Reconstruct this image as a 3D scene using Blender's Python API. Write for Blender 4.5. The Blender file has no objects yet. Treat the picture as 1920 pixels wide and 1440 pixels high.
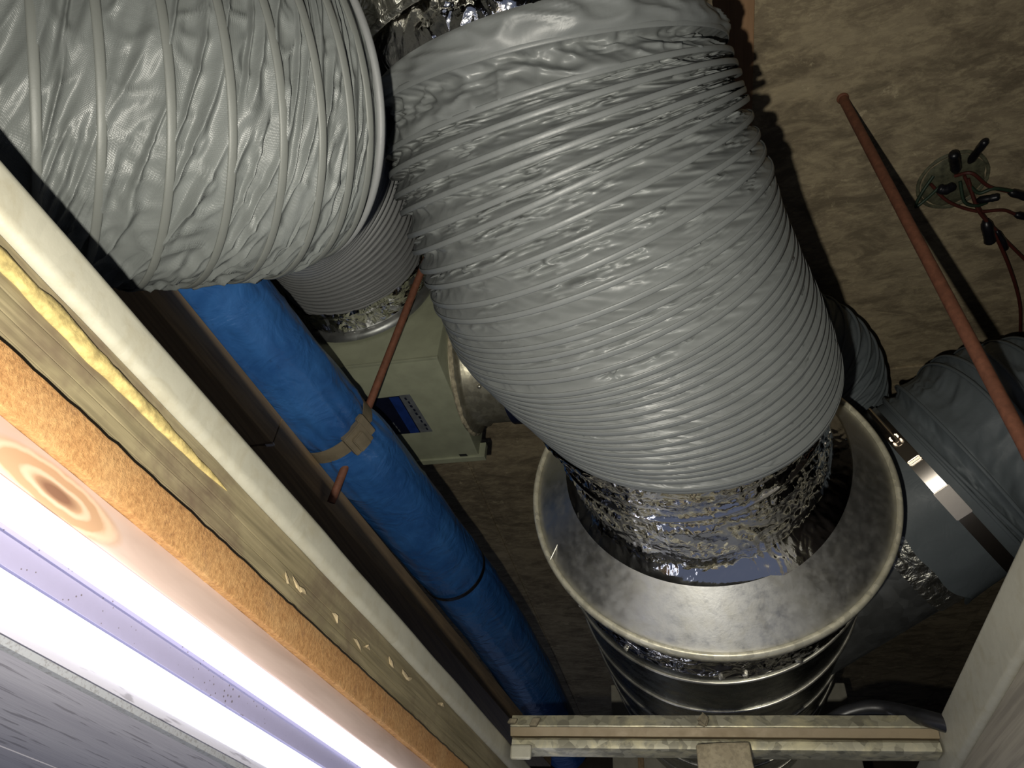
import bpy, bmesh, math, random
from mathutils import Vector, Matrix, noise, Quaternion

# ------------------------------------------------------------------ camera, world, light
SC = bpy.context.scene
COL = SC.collection
random.seed(7)
FPX, CX, CY = 1346.0, 960.0, 720.0
# world axes expressed in camera axes (x right, y down, z forward)
R_ = Vector((0.9737, -0.0958, -0.2080)).normalized()
F_ = Vector((0.2182, 0.6631, 0.7163)).normalized()
U_ = R_.cross(F_).normalized() * 1.0
F_ = U_.cross(R_).normalized()
if U_.z < 0: U_ = -U_
cam_right = Vector((R_.x, F_.x, U_.x)); cam_down = Vector((R_.y, F_.y, U_.y)); cam_fwd = Vector((R_.z, F_.z, U_.z))

cd = bpy.data.cameras.new('camera'); cam = bpy.data.objects.new('camera', cd); COL.objects.link(cam)
M = Matrix.Identity(4)
for i in range(3):
    M[i][0] = cam_right[i]; M[i][1] = -cam_down[i]; M[i][2] = -cam_fwd[i]
cam.matrix_world = M
cd.sensor_fit = 'HORIZONTAL'; cd.sensor_width = 36.0; cd.lens = 36.0 * FPX / 1920.0
cd.clip_start = 0.01; cd.clip_end = 60
SC.camera = cam

SC.view_settings.view_transform = 'Standard'; SC.view_settings.look = 'None'
SC.view_settings.exposure = 0.0; SC.view_settings.gamma = 1.0
SC.view_settings.use_curve_mapping = False

W = bpy.data.worlds.new('room_below'); SC.world = W; W.use_nodes = True
W.node_tree.nodes['Background'].inputs[0].default_value = (0.5, 0.58, 0.85, 1)
W.node_tree.nodes['Background'].inputs[1].default_value = 0.16

# the phone's flash, a few centimetres below and to the left of its lens
ld = bpy.data.lights.new('phone_flash', 'SPOT'); ld.energy = 20.0; ld.color = (1.0, 0.955, 0.84)
ld.shadow_soft_size = 0.0045; ld.spot_size = math.radians(150); ld.spot_blend = 1.0
lo = bpy.data.objects.new('phone_flash', ld); COL.objects.link(lo)
ML = M.copy(); ML.translation = cam_right * -0.037 + cam_down * 0.037
lo.matrix_world = ML

# ------------------------------------------------------------------ pixel rays (1920 x 1440 frame)
def ray(px, py):
    return cam_right * (px - CX) + cam_down * (py - CY) + cam_fwd * FPX
def atX(px, py, x): d = ray(px, py); return d * (x / d.x)
def atY(px, py, y): d = ray(px, py); return d * (y / d.y)
def atZ(px, py, z): d = ray(px, py); return d * (z / d.z)
H = 1.15        # height of the concrete soffit above the lens

# ------------------------------------------------------------------ materials
MATS = {}
class NT:
    def __init__(s, name):
        s.m = bpy.data.materials.new(name); s.m.use_nodes = True
        s.t = s.m.node_tree; s.b = s.t.nodes['Principled BSDF']; MATS[name] = s.m
        s.tc = s.t.nodes.new('ShaderNodeTexCoord')
    def n(s, typ, **kw):
        x = s.t.nodes.new('ShaderNode' + typ)
        for k, v in kw.items(): setattr(x, k, v)
        return x
    def l(s, a, b): s.t.links.new(a, b)
    def mapping(s, scale=(1, 1, 1), rot=(0, 0, 0), loc=(0, 0, 0)):
        x = s.n('Mapping'); x.inputs['Scale'].default_value = scale; x.inputs['Rotation'].default_value = rot; x.inputs['Location'].default_value = loc
        s.l(s.tc.outputs['Object'], x.inputs['Vector']); return x.outputs[0]
    def noise(s, scale, detail=3, rough=.5, dist=0, vec=None):
        x = s.n('TexNoise'); x.inputs['Scale'].default_value = scale; x.inputs['Detail'].default_value = detail
        x.inputs['Roughness'].default_value = rough; x.inputs['Distortion'].default_value = dist
        s.l(vec if vec else s.tc.outputs['Object'], x.inputs['Vector']); return x.outputs[0]
    def vor(s, scale, feature='F1', vec=None, out='Distance', rnd=1):
        x = s.n('TexVoronoi', feature=feature); x.inputs['Scale'].default_value = scale; x.inputs['Randomness'].default_value = rnd
        s.l(vec if vec else s.tc.outputs['Object'], x.inputs['Vector']); return x.outputs[out]
    def wave(s, scale, dist=0, detail=2, dscale=1, vec=None, typ='BANDS', direction='X', profile='SIN'):
        x = s.n('TexWave', wave_type=typ, wave_profile=profile)
        if typ == 'BANDS': x.bands_direction = direction
        else: x.rings_direction = direction
        x.inputs['Scale'].default_value = scale; x.inputs['Distortion'].default_value = dist; x.inputs['Detail'].default_value = detail
        x.inputs['Detail Scale'].default_value = dscale
        s.l(vec if vec else s.tc.outputs['Object'], x.inputs['Vector']); return x.outputs['Fac'] if 'Fac' in x.outputs else x.outputs[1]
    def ramp(s, fac, stops):
        x = s.n('ValToRGB'); e = x.color_ramp.elements
        while len(e) < len(stops): e.new(0.5)
        for q, (p, c) in zip(e, stops):
            q.position = p; q.color = (c[0], c[1], c[2], 1) if not isinstance(c, (int, float)) else (c, c, c, 1)
        s.l(fac, x.inputs[0]); return x.outputs[0]
    def mix(s, fac, a, b, blend='MIX'):
        x = s.n('Mix', data_type='RGBA', blend_type=blend)
        for idx, v in ((0, fac), (6, a), (7, b)):
            if isinstance(v, (int, float)): x.inputs[idx].default_value = v
            elif isinstance(v, tuple): x.inputs[idx].default_value = (*v, 1)
            else: s.l(v, x.inputs[idx])
        return x.outputs[2]
    def math(s, op, a, b=0.0):
        x = s.n('Math', operation=op)
        for idx, v in ((0, a), (1, b)):
            if isinstance(v, (int, float)): x.inputs[idx].default_value = v
            else: s.l(v, x.inputs[idx])
        return x.outputs[0]
    def col(s, v):
        if isinstance(v, tuple): s.b.inputs['Base Color'].default_value = (*v, 1)
        else: s.l(v, s.b.inputs['Base Color'])
        return s
    def set(s, **kw):
        for k, v in kw.items():
            i = s.b.inputs[k.replace('_', ' ')]
            if isinstance(v, (int, float)): i.default_value = v
            else: s.l(v, i)
        return s
    def bump(s, h, strength=.3, dist=.002):
        x = s.n('Bump'); x.inputs['Strength'].default_value = strength; x.inputs['Distance'].default_value = dist
        prev = s.b.inputs['Normal'].links
        if prev: s.l(prev[0].from_socket, x.inputs['Normal'])
        s.l(h, x.inputs['Height']); s.l(x.outputs[0], s.b.inputs['Normal']); return s

def simple(name, c, rough=.6, metal=0.0, var=.15, vscale=40, bump=.1):
    t = NT(name)
    n = t.noise(vscale, 4, .6)
    lo_ = tuple(x * (1 - var) for x in c); hi = tuple(min(1, x * (1 + var)) for x in c)
    t.col(t.ramp(n, [(.3, lo_), (.7, hi)])); t.set(Roughness=rough, Metallic=metal)
    if bump: t.bump(n, bump, .001)
    return MATS[name]

def mk_fabric(name, c, rough, weave=0.0, creases=.35):
    t = NT(name)
    n = t.noise(9, 5, .6)
    t.col(t.ramp(n, [(.25, tuple(x * .86 for x in c)), (.75, tuple(x * 1.1 for x in c))]))
    r = t.noise(30, 3)
    t.set(Roughness=t.ramp(r, [(.3, rough - .06), (.7, rough + .08)]), Specular_IOR_Level=.45)
    t.bump(t.noise(38, 3, .55, 1.2), creases, .0022)
    if weave:
        w1 = t.wave(420, direction='X'); w2 = t.wave(420, direction='Z')
        t.bump(t.math('MULTIPLY', w1, w2), weave, .0004)
    t.bump(t.noise(900, 2), .12, .0004)
mk_fabric('fabric_smooth', (.165, .175, .172), .42, 0, .2)
mk_fabric('fabric_woven', (.135, .145, .14), .40, .3, .3)
mk_fabric('fabric_dark', (.12, .14, .15), .55)
mk_fabric('fabric_rear', (.2, .205, .205), .5)
mk_fabric('rib_woven', (.142, .149, .138), .46, 0, .1)

def mk_foil(name, c, rough, scale, strength, fine=.2):
    t = NT(name); t.col(c)
    t.set(Metallic=1.0, Roughness=t.ramp(t.noise(60, 3), [(.3, rough), (.75, rough + .08)]))
    wrp = t.noise(scale * .5, 3, .5)
    v = t.vor(scale, 'F1', None, 'Distance'); n = t.noise(scale * .7, 2, .5, 2.2)
    t.bump(n, strength, .012); t.bump(v, strength * .5, .006)
    t.bump(t.noise(scale * 3, 3, .6, 1.5), fine, .004)
mk_foil('foil_crumpled', (.9, .89, .87), .07, 26, .8)
mk_foil('foil_tape', (.88, .88, .89), .07, 20, .35, .12)
mk_foil('foil_insulation', (.62, .61, .54), .38, 34, .9, .6)

def mk_galv(name, c, rough, patch=(.55, .5, .35), patchy=.5, metal=.95, scale=14, sp_lo=.78):
    t = NT(name)
    sp = t.vor(scale * 3, out='Color'); sep = t.n('SeparateColor'); t.l(sp, sep.inputs[0])
    base = t.ramp(sep.outputs[0], [(0, tuple(x * sp_lo for x in c)), (1, tuple(min(1, x * (2 - sp_lo - .04)) for x in c))])
    m = t.ramp(t.noise(scale, 5, .65, .6), [(.48, 0.0), (.7, patchy)])
    t.col(t.mix(m, base, patch)); t.set(Metallic=metal)
    t.set(Roughness=t.ramp(t.noise(scale * 2.5, 5, .6), [(.3, rough - .08), (.75, rough + .14)]))
    t.bump(t.noise(scale * 9, 4, .6), .12, .0008)
mk_galv('galvanised', (.53, .525, .50), .42, (.42, .40, .33), .5, .95, 30, .96)
mk_galv('galvanised_dull', (.34, .35, .34), .42, (.22, .22, .2), .4, .85)
mk_galv('galvanised_rim', (.75, .71, .55), .4, (.55, .5, .34), .5, .5, 40)
mk_galv('stud_metal', (.5, .48, .385), .5, (.4, .36, .25), .6, .2, 40, .95)
mk_galv('stud_spangled', (.36, .34, .25), .42, (.66, .6, .38), .95, .3, 30, .6)
mk_galv('stud_tan', (.27, .21, .125), .5, (.22, .17, .1), .4, .2, 30, .95)
mk_galv('spigot_metal', (.36, .34, .26), .42, (.25, .22, .15), .6, .7, 40)
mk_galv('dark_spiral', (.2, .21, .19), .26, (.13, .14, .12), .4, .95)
mk_galv('seam_metal', (.6, .58, .5), .3, (.5, .45, .35), .3, .85)
t = NT('steel_bright'); t.col((.75, .68, .6)).set(Metallic=1.0, Roughness=.28); t.bump(t.noise(200, 2), .05, .0005)

# concrete soffit: mottled, drawn out along the formwork
t = NT('soffit_concrete')
v1 = t.mapping((1.0, 2.2, 1)); n1 = t.noise(3.2, 8, .66, .4, v1); n2 = t.noise(38, 8, .75, .4, v1); n3 = t.noise(11, 8, .72, .5, t.mapping((1, 2.0, 1)))
c1 = t.ramp(n1, [(.3, (.2, .158, .1)), (.5, (.36, .29, .185)), (.72, (.54, .45, .29))])
c2 = t.mix(t.ramp(n2, [(.46, 0.0), (.6, .8)]), c1, (.52, .43, .27))
c3 = t.mix(t.ramp(n3, [(.47, 0.0), (.62, .75)]), c2, (.17, .135, .085))
c4 = t.mix(t.ramp(t.noise(13, 6, .75, .5), [(.62, 0.0), (.68, .8)]), c3, (.66, .56, .36))
t.col(c4).set(Roughness=.85); t.bump(n2, .35, .004); t.bump(t.noise(90, 4), .2, .002)

t = NT('formwork_plank')
v = t.mapping((14, .8, 1)); n1 = t.noise(6, 5, .6, .5, v)
t.col(t.ramp(n1, [(.3, (.3, .17, .085)), (.7, (.43, .255, .135))])).set(Roughness=.75); t.bump(n1, .15, .002)

def mk_wood(name, dark, light, scale, rough=.6, stretch=.06, stain=None, bump=.25):
    t = NT(name)
    v = t.mapping((1, stretch, 1)); n1 = t.noise(scale, 6, .62, .6, v); n2 = t.noise(scale * 4, 3, .5, 0, t.mapping((1, stretch * .4, 1)))
    c = t.ramp(n1, [(.3, dark), (.7, light)])
    c = t.mix(t.ramp(n2, [(.45, 0.0), (.62, .45)]), c, tuple(x * .55 for x in dark))
    if stain:
        c = t.mix(t.ramp(t.noise(9, 5, .7, .3), [(.5, 0.0), (.68, .9)]), c, stain)
    t.col(c).set(Roughness=rough); t.bump(n2, bump, .0015)
    return t
mk_wood('timber_batten', (.2, .165, .09), (.34, .285, .17), 60, stain=(.13, .09, .06))
mk_wood('timber_grey', (.3, .27, .22), (.42, .38, .3), 50)
mk_wood('runner_timber', (.3, .21, .12), (.42, .29, .15), 40, .6)
mk_wood('block_timber', (.3, .25, .16), (.42, .36, .24), 60)
# fibreboard edge
t = NT('fibreboard')
n1 = t.noise(300, 5, .75); n2 = t.noise(45, 6, .75, .3)
c = t.ramp(n1, [(.3, (.3, .14, .045)), (.7, (.56, .31, .12))])
c = t.mix(t.ramp(n2, [(.58, 0.0), (.74, .7)]), c, (.17, .075, .04))
c = t.mix(t.ramp(t.noise(30, 4, .6), [(.5, 0.0), (.75, .3)]), c, (.62, .42, .2))
t.col(c).set(Roughness=.8); t.bump(n1, .6, .002)
# plywood edge face with one knot
t = NT('plywood_knot')
mp = t.mapping((0, 18, 76), loc=(0, -18 * .232, -76 * .1738))
ln = t.n('VectorMath', operation='LENGTH'); t.l(mp, ln.inputs[0])
d = t.math('ADD', ln.outputs['Value'], t.math('MULTIPLY', t.noise(60, 3), .25))
rings = t.math('SINE', t.math('MULTIPLY', d, 17))
grain = t.noise(55, 5, .6, .8, t.mapping((1, .05, 1)))
base = t.ramp(grain, [(.3, (.45, .33, .28)), (.7, (.62, .48, .42))])
base = t.mix(t.ramp(t.noise(22, 5, .7, .3, t.mapping((1, .2, 1))), [(.6, 0.0), (.75, .5)]), base, (.36, .24, .17))
kn = t.ramp(rings, [(.0, (.44, .27, .16)), (1.0, (.6, .42, .3))])
kn = t.mix(t.ramp(ln.outputs['Value'], [(.14, 1.0), (.3, 0.0)]), kn, (.2, .1, .06))
t.col(t.mix(t.ramp(ln.outputs['Value'], [(.7, 1.0), (.88, 0.0)]), base, kn)).set(Roughness=.6); t.bump(grain, .15, .001)
# ceiling planks: pale grey with short grain ticks
t = NT('laminate_grey')
v = t.mapping((1, .10, 1), rot=(0, 0, .05)); n1 = t.noise(210, 3, .6, .3, v); n2 = t.noise(26, 4, .6, .4, t.mapping((1, .1, 1)))
c = t.ramp(n2, [(.3, (.32, .31, .36)), (.7, (.42, .41, .46))])
c = t.mix(t.ramp(n1, [(.58, 0.0), (.63, .65)]), c, (.15, .14, .16))
t.col(c).set(Roughness=.5); t.bump(n1, .2, .001)
# light housing, dusty with insect specks
t = NT('housing_paint')
sp = t.vor(260); c = t.mix(t.ramp(t.math('ADD', sp, t.math('MULTIPLY', t.noise(9, 3), .5)), [(.37, .9), (.41, 0.0)]), (.25, .23, .33), (.09, .07, .07))
t.col(c).set(Roughness=.5); t.bump(t.noise(150, 3), .2, .001)
t = NT('bead_metal')
c = t.mix(t.ramp(t.noise(520, 4, .7), [(.5, 0.0), (.62, .6)]), (.36, .37, .40), (.2, .19, .19)); t.col(c).set(Roughness=.5, Metallic=.3)
t = NT('tube_glow'); t.col((.9, .9, .95)).set(Emission_Strength=1.7, Roughness=.3); t.b.inputs['Emission Color'].default_value = (.86, .9, 1.0, 1)
# blue plastic wrap
t = NT('blue_wrap')
n1 = t.noise(10, 5, .6, .6)
c = t.ramp(n1, [(.3, (.02, .085, .27)), (.7, (.045, .165, .44))])
c = t.mix(t.ramp(t.noise(24, 5, .75, .2), [(.66, 0.0), (.74, .45)]), c, (.02, .035, .06))
t.col(c).set(Roughness=.3, Specular_IOR_Level=.5); t.bump(t.noise(17, 3, .5, 2.2), .6, .006); t.bump(t.noise(60, 3, .5, 1.0), .2, .002)
simple('blue_plastic', (.012, .018, .06), .4, var=.3)
simple('strap_beige', (.2, .165, .11), .5, var=.2)
simple('sage_paint', (.32, .335, .235), .5, var=.12, vscale=25)
simple('sealant', (.4, .35, .24), .75, var=.4, vscale=160, bump=.6)
simple('rod_rust', (.185, .072, .04), .7, var=.25, vscale=120, bump=.3)
simple('black_tape', (.008, .008, .011), .35, var=.4)
simple('black_rubber', (.018, .018, .02), .35, var=.3)
simple('wire_red', (.085, .02, .014), .5, var=.2)
simple('wire_green', (.02, .04, .022), .5, var=.2)
simple('wire_copper', (.3, .17, .1), .4, .4)
simple('box_liner', (.1, .1, .06), .7, var=.5, vscale=90, bump=.4)
simple('label_navy', (.006, .008, .022), .4, var=.2)
simple('label_blue', (.012, .035, .17), .4, var=.3)
simple('label_pale', (.13, .14, .15), .5, var=.3)
simple('label_ink', (.012, .014, .03), .5)
simple('plaster_pale', (.4, .38, .31), .85, var=.2, vscale=20, bump=.2)
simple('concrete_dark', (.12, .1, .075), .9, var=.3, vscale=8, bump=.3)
simple('foam_yellow', (.5, .39, .15), .85, var=.4, vscale=140, bump=.9)
simple('tie_white', (.6, .58, .48), .45, var=.1)
simple('chip_wood', (.5, .4, .24), .7, var=.3, vscale=200)
simple('debris', (.2, .17, .11), .8, var=.4, vscale=120, bump=.4)

# ------------------------------------------------------------------ object helpers
def tag(o, label=None, cat=None, group=None, kind=None):
    if label: o['label'] = label
    if cat: o['category'] = cat
    if group: o['group'] = group
    if kind: o['kind'] = kind
    return o
def empty(name, loc, label=None, cat=None, group=None, kind=None):
    o = bpy.data.objects.new(name, None); o.location = loc; o.empty_display_size = .05; COL.objects.link(o)
    return tag(o, label, cat, group, kind)
def root_of(o):
    v = Vector((0, 0, 0))
    while o is not None:
        v = v + Vector(o.location); o = o.parent
    return v
def mesh_obj(name, verts, faces, mat, parent=None, smooth=True, sharp=None):
    """verts in world space"""
    me = bpy.data.meshes.new(name); off = root_of(parent) if parent else Vector((0, 0, 0))
    me.from_pydata([tuple(Vector(v) - off) for v in verts], [], faces); me.update()
    if smooth:
        me.polygons.foreach_set('use_smooth', [True] * len(me.polygons))
        if sharp is not None: me.set_sharp_from_angle(angle=math.radians(sharp))
    me.materials.append(MATS[mat])
    o = bpy.data.objects.new(name, me); COL.objects.link(o)
    if parent: o.parent = parent
    return o
def bm_obj(name, bm, mat, parent=None, smooth=False, sharp=40):
    bm.normal_update()
    vs = [v.co.copy() for v in bm.verts]; bm.verts.index_update()
    fs = [[v.index for v in f.verts] for f in bm.faces]; bm.free()
    return mesh_obj(name, vs, fs, mat, parent, smooth, sharp)
def frame(n, ref=Vector((0, 0, 1))):
    n = Vector(n).normalized()
    if abs(n.dot(ref)) > .95: ref = Vector((1, 0, 0))
    u = ref.cross(n).normalized(); v = n.cross(u).normalized()
    return u, v, n
def catmull(pts, t):
    n = len(pts) - 1; x = min(max(t, 0), 1) * n; i = min(int(x), n - 1); f = x - i
    p = [Vector(pts[min(max(i + k, 0), n)]) for k in (-1, 0, 1, 2)]
    if i == 0: p[0] = p[1] * 2 - p[2]
    if i == n - 1: p[3] = p[2] * 2 - p[1]
    return .5 * ((2 * p[1]) + (p[2] - p[0]) * f + (2 * p[0] - 5 * p[1] + 4 * p[2] - p[3]) * f * f + (3 * p[1] - p[0] - 3 * p[2] + p[3]) * f ** 3)
def path_samples(pts, n):
    return [catmull(pts, i / (n - 1)) for i in range(n)]
def frames_along(P):
    out = []; u = None
    for i, p in enumerate(P):
        tg = (P[min(i + 1, len(P) - 1)] - P[max(i - 1, 0)]).normalized()
        if u is None: u = frame(tg)[0]
        u = (u - tg * u.dot(tg)).normalized(); out.append((u.copy(), tg.cross(u), tg))
    return out
def tube_mesh(P, rad, seg=12, cap=True):
    """rad: float or fn(i)"""
    fr = frames_along(P); vs = []; fs = []
    for i, p in enumerate(P):
        r = rad(i) if callable(rad) else rad; u, v, _ = fr[i]
        for k in range(seg):
            a = 2 * math.pi * k / seg; vs.append(p + (u * math.cos(a) + v * math.sin(a)) * r)
    for i in range(len(P) - 1):
        for k in range(seg):
            k2 = (k + 1) % seg; fs.append((i * seg + k, i * seg + k2, (i + 1) * seg + k2, (i + 1) * seg + k))
    if cap:
        fs.append(tuple(range(seg))[::-1]); fs.append(tuple((len(P) - 1) * seg + k for k in range(seg)))
    return vs, fs
def tube(name, pts, rad, mat, parent=None, seg=12, n=24, smooth_path=True):
    P = path_samples(pts, n) if smooth_path else [Vector(p) for p in pts]
    vs, fs = tube_mesh(P, rad, seg)
    return mesh_obj(name, vs, fs, mat, parent, True, 50)
def lathe(C, N, prof, seg=128, disp=None, closed=False):
    """prof: list of (axial offset along N, radius)"""
    u, v, n = frame(N); C = Vector(C); vs = []; fs = []
    for i, (a, r) in enumerate(prof):
        for k in range(seg):
            th = 2 * math.pi * k / seg; d = disp(i, th, a, r) if disp else 0
            vs.append(C + n * a + (u * math.cos(th) + v * math.sin(th)) * (r + d))
    m = len(prof)
    for i in range(m if closed else m - 1):
        j = (i + 1) % m
        for k in range(seg):
            k2 = (k + 1) % seg; fs.append((i * seg + k, i * seg + k2, j * seg + k2, j * seg + k))
    return vs, fs
def box_bm(x0, x1, y0, y1, z0, z1, bev=0.0):
    bm = bmesh.new(); bmesh.ops.create_cube(bm, size=1)
    for v in bm.verts: v.co = Vector(((x0 + x1) / 2 + v.co.x * (x1 - x0), (y0 + y1) / 2 + v.co.y * (y1 - y0), (z0 + z1) / 2 + v.co.z * (z1 - z0)))
    if bev: bmesh.ops.bevel(bm, geom=list(bm.edges), offset=bev, segments=2, affect='EDGES', profile=.5)
    return bm
def sweep(profile, path, disp=None):
    """profile: closed list of (a, b); path: list of (origin, axis_a, axis_b)"""
    vs = []; fs = []; m = len(profile)
    for i, (o, ax, bx) in enumerate(path):
        for j, (a, b) in enumerate(profile):
            d = disp(i, j) if disp else (0, 0)
            vs.append(Vector(o) + Vector(ax) * (a + d[0]) + Vector(bx) * (b + d[1]))
    for i in range(len(path) - 1):
        for j in range(m):
            k = (j + 1) % m; fs.append((i * m + j, (i + 1) * m + j, (i + 1) * m + k, i * m + k))
    fs.append(tuple(range(m))); fs.append(tuple((len(path) - 1) * m + j for j in range(m))[::-1])
    return vs, fs
def round_rect(x0, x1, z0, z1, r, seg=4):
    out = []
    for cx, cz, a0 in ((x1 - r, z1 - r, 0), (x0 + r, z1 - r, 90), (x0 + r, z0 + r, 180), (x1 - r, z0 + r, 270)):
        for k in range(seg + 1):
            a = math.radians(a0 + 90 * k / seg); out.append((cx + r * math.cos(a), cz + r * math.sin(a)))
    return out
def c_channel(x_web, depth, z0, z1, th, r, lip=.006):
    """C section, web at x_web, flanges running to x_web - depth (depth may be negative)"""
    s = 1 if depth > 0 else -1; d = abs(depth)
    outer = []
    def arc(cx, cz, rr, a0, a1, n=5):
        return [(cx + rr * math.cos(math.radians(a0 + (a1 - a0) * k / n)), cz + rr * math.sin(math.radians(a0 + (a1 - a0) * k / n))) for k in range(n + 1)]
    o = [(-d, z1 - lip), (-d, z1)] + arc(-r, z1 - r, r, 90, 0) + arc(-r, z0 + r, r, 0, -90) + [(-d, z0), (-d, z0 + lip)]
    ri = max(r - th, .0002)
    i_ = [(-d + th, z0 + lip), (-d + th, z0 + th)] + arc(-r, z0 + r, ri, -90, 0) + arc(-r, z1 - r, ri, 0, 90) + [(-d + th, z1 - th), (-d + th, z1 - lip)]
    pts = o + i_
    return [(x_web + s * a, b) for a, b in pts]

# ------------------------------------------------------------------ flexible ducts
def torus_mesh(name, R, r, mat, seg=144, ms=10, ra=None):
    ra = ra or r
    vs = []; fs = []
    for i in range(seg):
        a = 2 * math.pi * i / seg
        for j in range(ms):
            b = 2 * math.pi * j / ms; q = R + r * math.cos(b)
            vs.append((q * math.cos(a), q * math.sin(a), ra * math.sin(b)))
    for i in range(seg):
        for j in range(ms):
            i2 = (i + 1) % seg; j2 = (j + 1) % ms
            fs.append((i * ms + j, i2 * ms + j, i2 * ms + j2, i * ms + j2))
    me = bpy.data.meshes.new(name); me.from_pydata(vs, [], fs); me.update()
    me.polygons.foreach_set('use_smooth', [True] * len(me.polygons)); me.materials.append(MATS[mat]); return me
def ring_frames(rings):
    """parallel transported u for every ring"""
    out = []; u = None
    for C, N, r in rings:
        if u is None: u = frame(N)[0]
        u = (u - N * u.dot(N)).normalized(); out.append(u.copy())
    return out
def ridge(x, k, p): return max(0.0, 1 - (math.sqrt(x * x + .0016) - .04) * k) ** p
def flex(root, rings, depth, wr_amp, wr_freq, shear, sub, seg, mat, rib_r, rib_mat, valley=.5, wander=0.0, sharpness=.8, ribs=True, seed=0, crease=0.0, flute=0.0, rib_a=None):
    """fabric between wire rings: valley = where along the pitch the fabric dips most, wander = how far that crease strays,
    crease = height of the sharp diagonal creases, flute = small pinched folds beside the crease"""
    U = ring_frames(rings); vs = []; fs = []; rows = 0; NZ = noise.noise
    for i in range(len(rings) - 1):
        (C0, N0, r0), (C1, N1, r1) = rings[i], rings[i + 1]
        pitch = (C1 - C0).length; pk = min(1, pitch / .02)
        last = i == len(rings) - 2; ph = i * 7.31 + seed
        c0 = [(math.cos(2 * math.pi * k / seg - shear * (i + .5)), math.sin(2 * math.pi * k / seg - shear * (i + .5))) for k in range(seg)]
        val = [min(.95, max(.12, valley + wander * (NZ(Vector((c * wr_freq * 1.6, sn * wr_freq * 1.6, ph + 77))) + .6 * NZ(Vector((c * wr_freq * 4.1, sn * wr_freq * 4.1, ph + 55)))))) for c, sn in c0]
        for q in range(sub + (1 if last else 0)):
            s = q / sub; C = C0.lerp(C1, s); N = N0.lerp(N1, s).normalized(); u = U[i].lerp(U[i + 1], s); u = (u - N * u.dot(N)).normalized(); v = N.cross(u)
            r = r0 + (r1 - r0) * s
            edge = math.sin(math.pi * s); so = shear * (i + s)
            cs = [(math.cos(2 * math.pi * k / seg - so), math.sin(2 * math.pi * k / seg - so)) for k in range(seg)]
            for k in range(seg):
                c, sn = cs[k]; d = 0.0; ax = 0.0
                if q not in (0, sub):
                    vl = val[k]
                    b = math.sin(math.pi * (s / vl * .5 if s < vl else .5 + (s - vl) / (1 - vl) * .5))
                    cc, ss = c0[k]
                    a1 = NZ(Vector((cc * wr_freq, ss * wr_freq, ph))); a2 = NZ(Vector((cc * wr_freq * 2.3 + 9, ss * wr_freq * 2.3, ph + s * 2)))
                    d = -b ** sharpness * min(depth, pitch * .95) * (1 + .35 * a2) + edge * wr_amp * pk * (a1 + .5 * a2)
                    if crease:
                        a3 = NZ(Vector((cc * wr_freq * 1.0, ss * wr_freq * 1.0, ph + 21 + s * .9)))
                        a4 = NZ(Vector((c * wr_freq * 1.6, sn * wr_freq * 1.6, ph + 33 + s * 1.4)))
                        d += edge ** .7 * crease * min(1, pitch / .026) ** 3 * (ridge(a3, 3.4, 1.6) + .5 * ridge(a4, 4.0, 1.6) - .4)
                    if flute:
                        a5 = NZ(Vector((c * wr_freq * 1.3 + s * 1.5, sn * wr_freq * 1.3 - s, ph + 13 + s * 5)))
                        a6 = NZ(Vector((c * wr_freq * .8, sn * wr_freq * .8, ph + 91)))
                        w = math.exp(-((s - vl + .22) / .26) ** 2) * max(0, .35 + a6 * 1.6)
                        d += w * flute * pk * (.45 if pitch > .026 else 1) * (ridge(a5, 3.2, 1.5) - .35)
                    ax = edge * wr_amp * .5 * NZ(Vector((cc * wr_freq, ss * wr_freq, ph + 40)))
                vs.append(C + (u * c + v * sn) * (r + d) + N * ax)
            rows += 1
    for i in range(rows - 1):
        for k in range(seg):
            k2 = (k + 1) % seg; fs.append((i * seg + k, i * seg + k2, (i + 1) * seg + k2, (i + 1) * seg + k))
    mesh_obj('fabric_sleeve', vs, fs, mat, root, True)
    if ribs:
        R0 = rings[0][2]; me = torus_mesh('rib', R0, rib_r, rib_mat, ra=rib_a); off = root_of(root)
        for (C, N, r), u in zip(rings, U):
            v = N.cross(u); k = r / R0
            m = Matrix(((u.x * k, v.x * k, N.x, C.x - off.x), (u.y * k, v.y * k, N.y, C.y - off.y), (u.z * k, v.z * k, N.z, C.z - off.z), (0, 0, 0, 1)))
            o = bpy.data.objects.new('rib', me); COL.objects.link(o); o.parent = root; o.matrix_local = m
def nrm(yaw, pitch):
    """direction pointing back towards the lens side: yaw to the right, pitch up (degrees)"""
    y, p = math.radians(yaw), math.radians(pitch)
    return Vector((math.sin(y) * math.cos(p), -math.cos(y) * math.cos(p), math.sin(p)))
def lerp_list(L, t):
    n = len(L) - 1; x = min(max(t, 0), 1) * n; i = min(int(x), n - 1); f = x - i
    return L[i] * (1 - f) + L[i + 1] * f

# ================================================================== THE SETTING
slab = mesh_obj('ceiling', [(-5, -3, H), (5, -3, H), (5, 6, H), (-5, 6, H), (-5, -3, H + .2), (5, -3, H + .2), (5, 6, H + .2), (-5, 6, H + .2)],
                [(0, 3, 2, 1), (4, 5, 6, 7), (0, 1, 5, 4), (1, 2, 6, 5), (2, 3, 7, 6), (3, 0, 4, 7)], 'soffit_concrete', None, False)
tag(slab, 'mottled brown concrete soffit above the ducts', kind='structure')
bm_obj('plank', box_bm(-.10, .182, -.6, .80, H - .004, H + .02, .001), 'formwork_plank', slab)
for (x0, x1) in ((-1.3, -.93), (-.92, -.55), (-.54, -.18), (-.17, .2), (.21, .58), (.59, .95)):
    bm_obj('plank', box_bm(x0, x1, 1.32 + .1 * noise.noise(Vector((x0 * 9, 0, 0))), 4.5, H - .004, H + .02, .002), 'soffit_concrete', slab)
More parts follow.
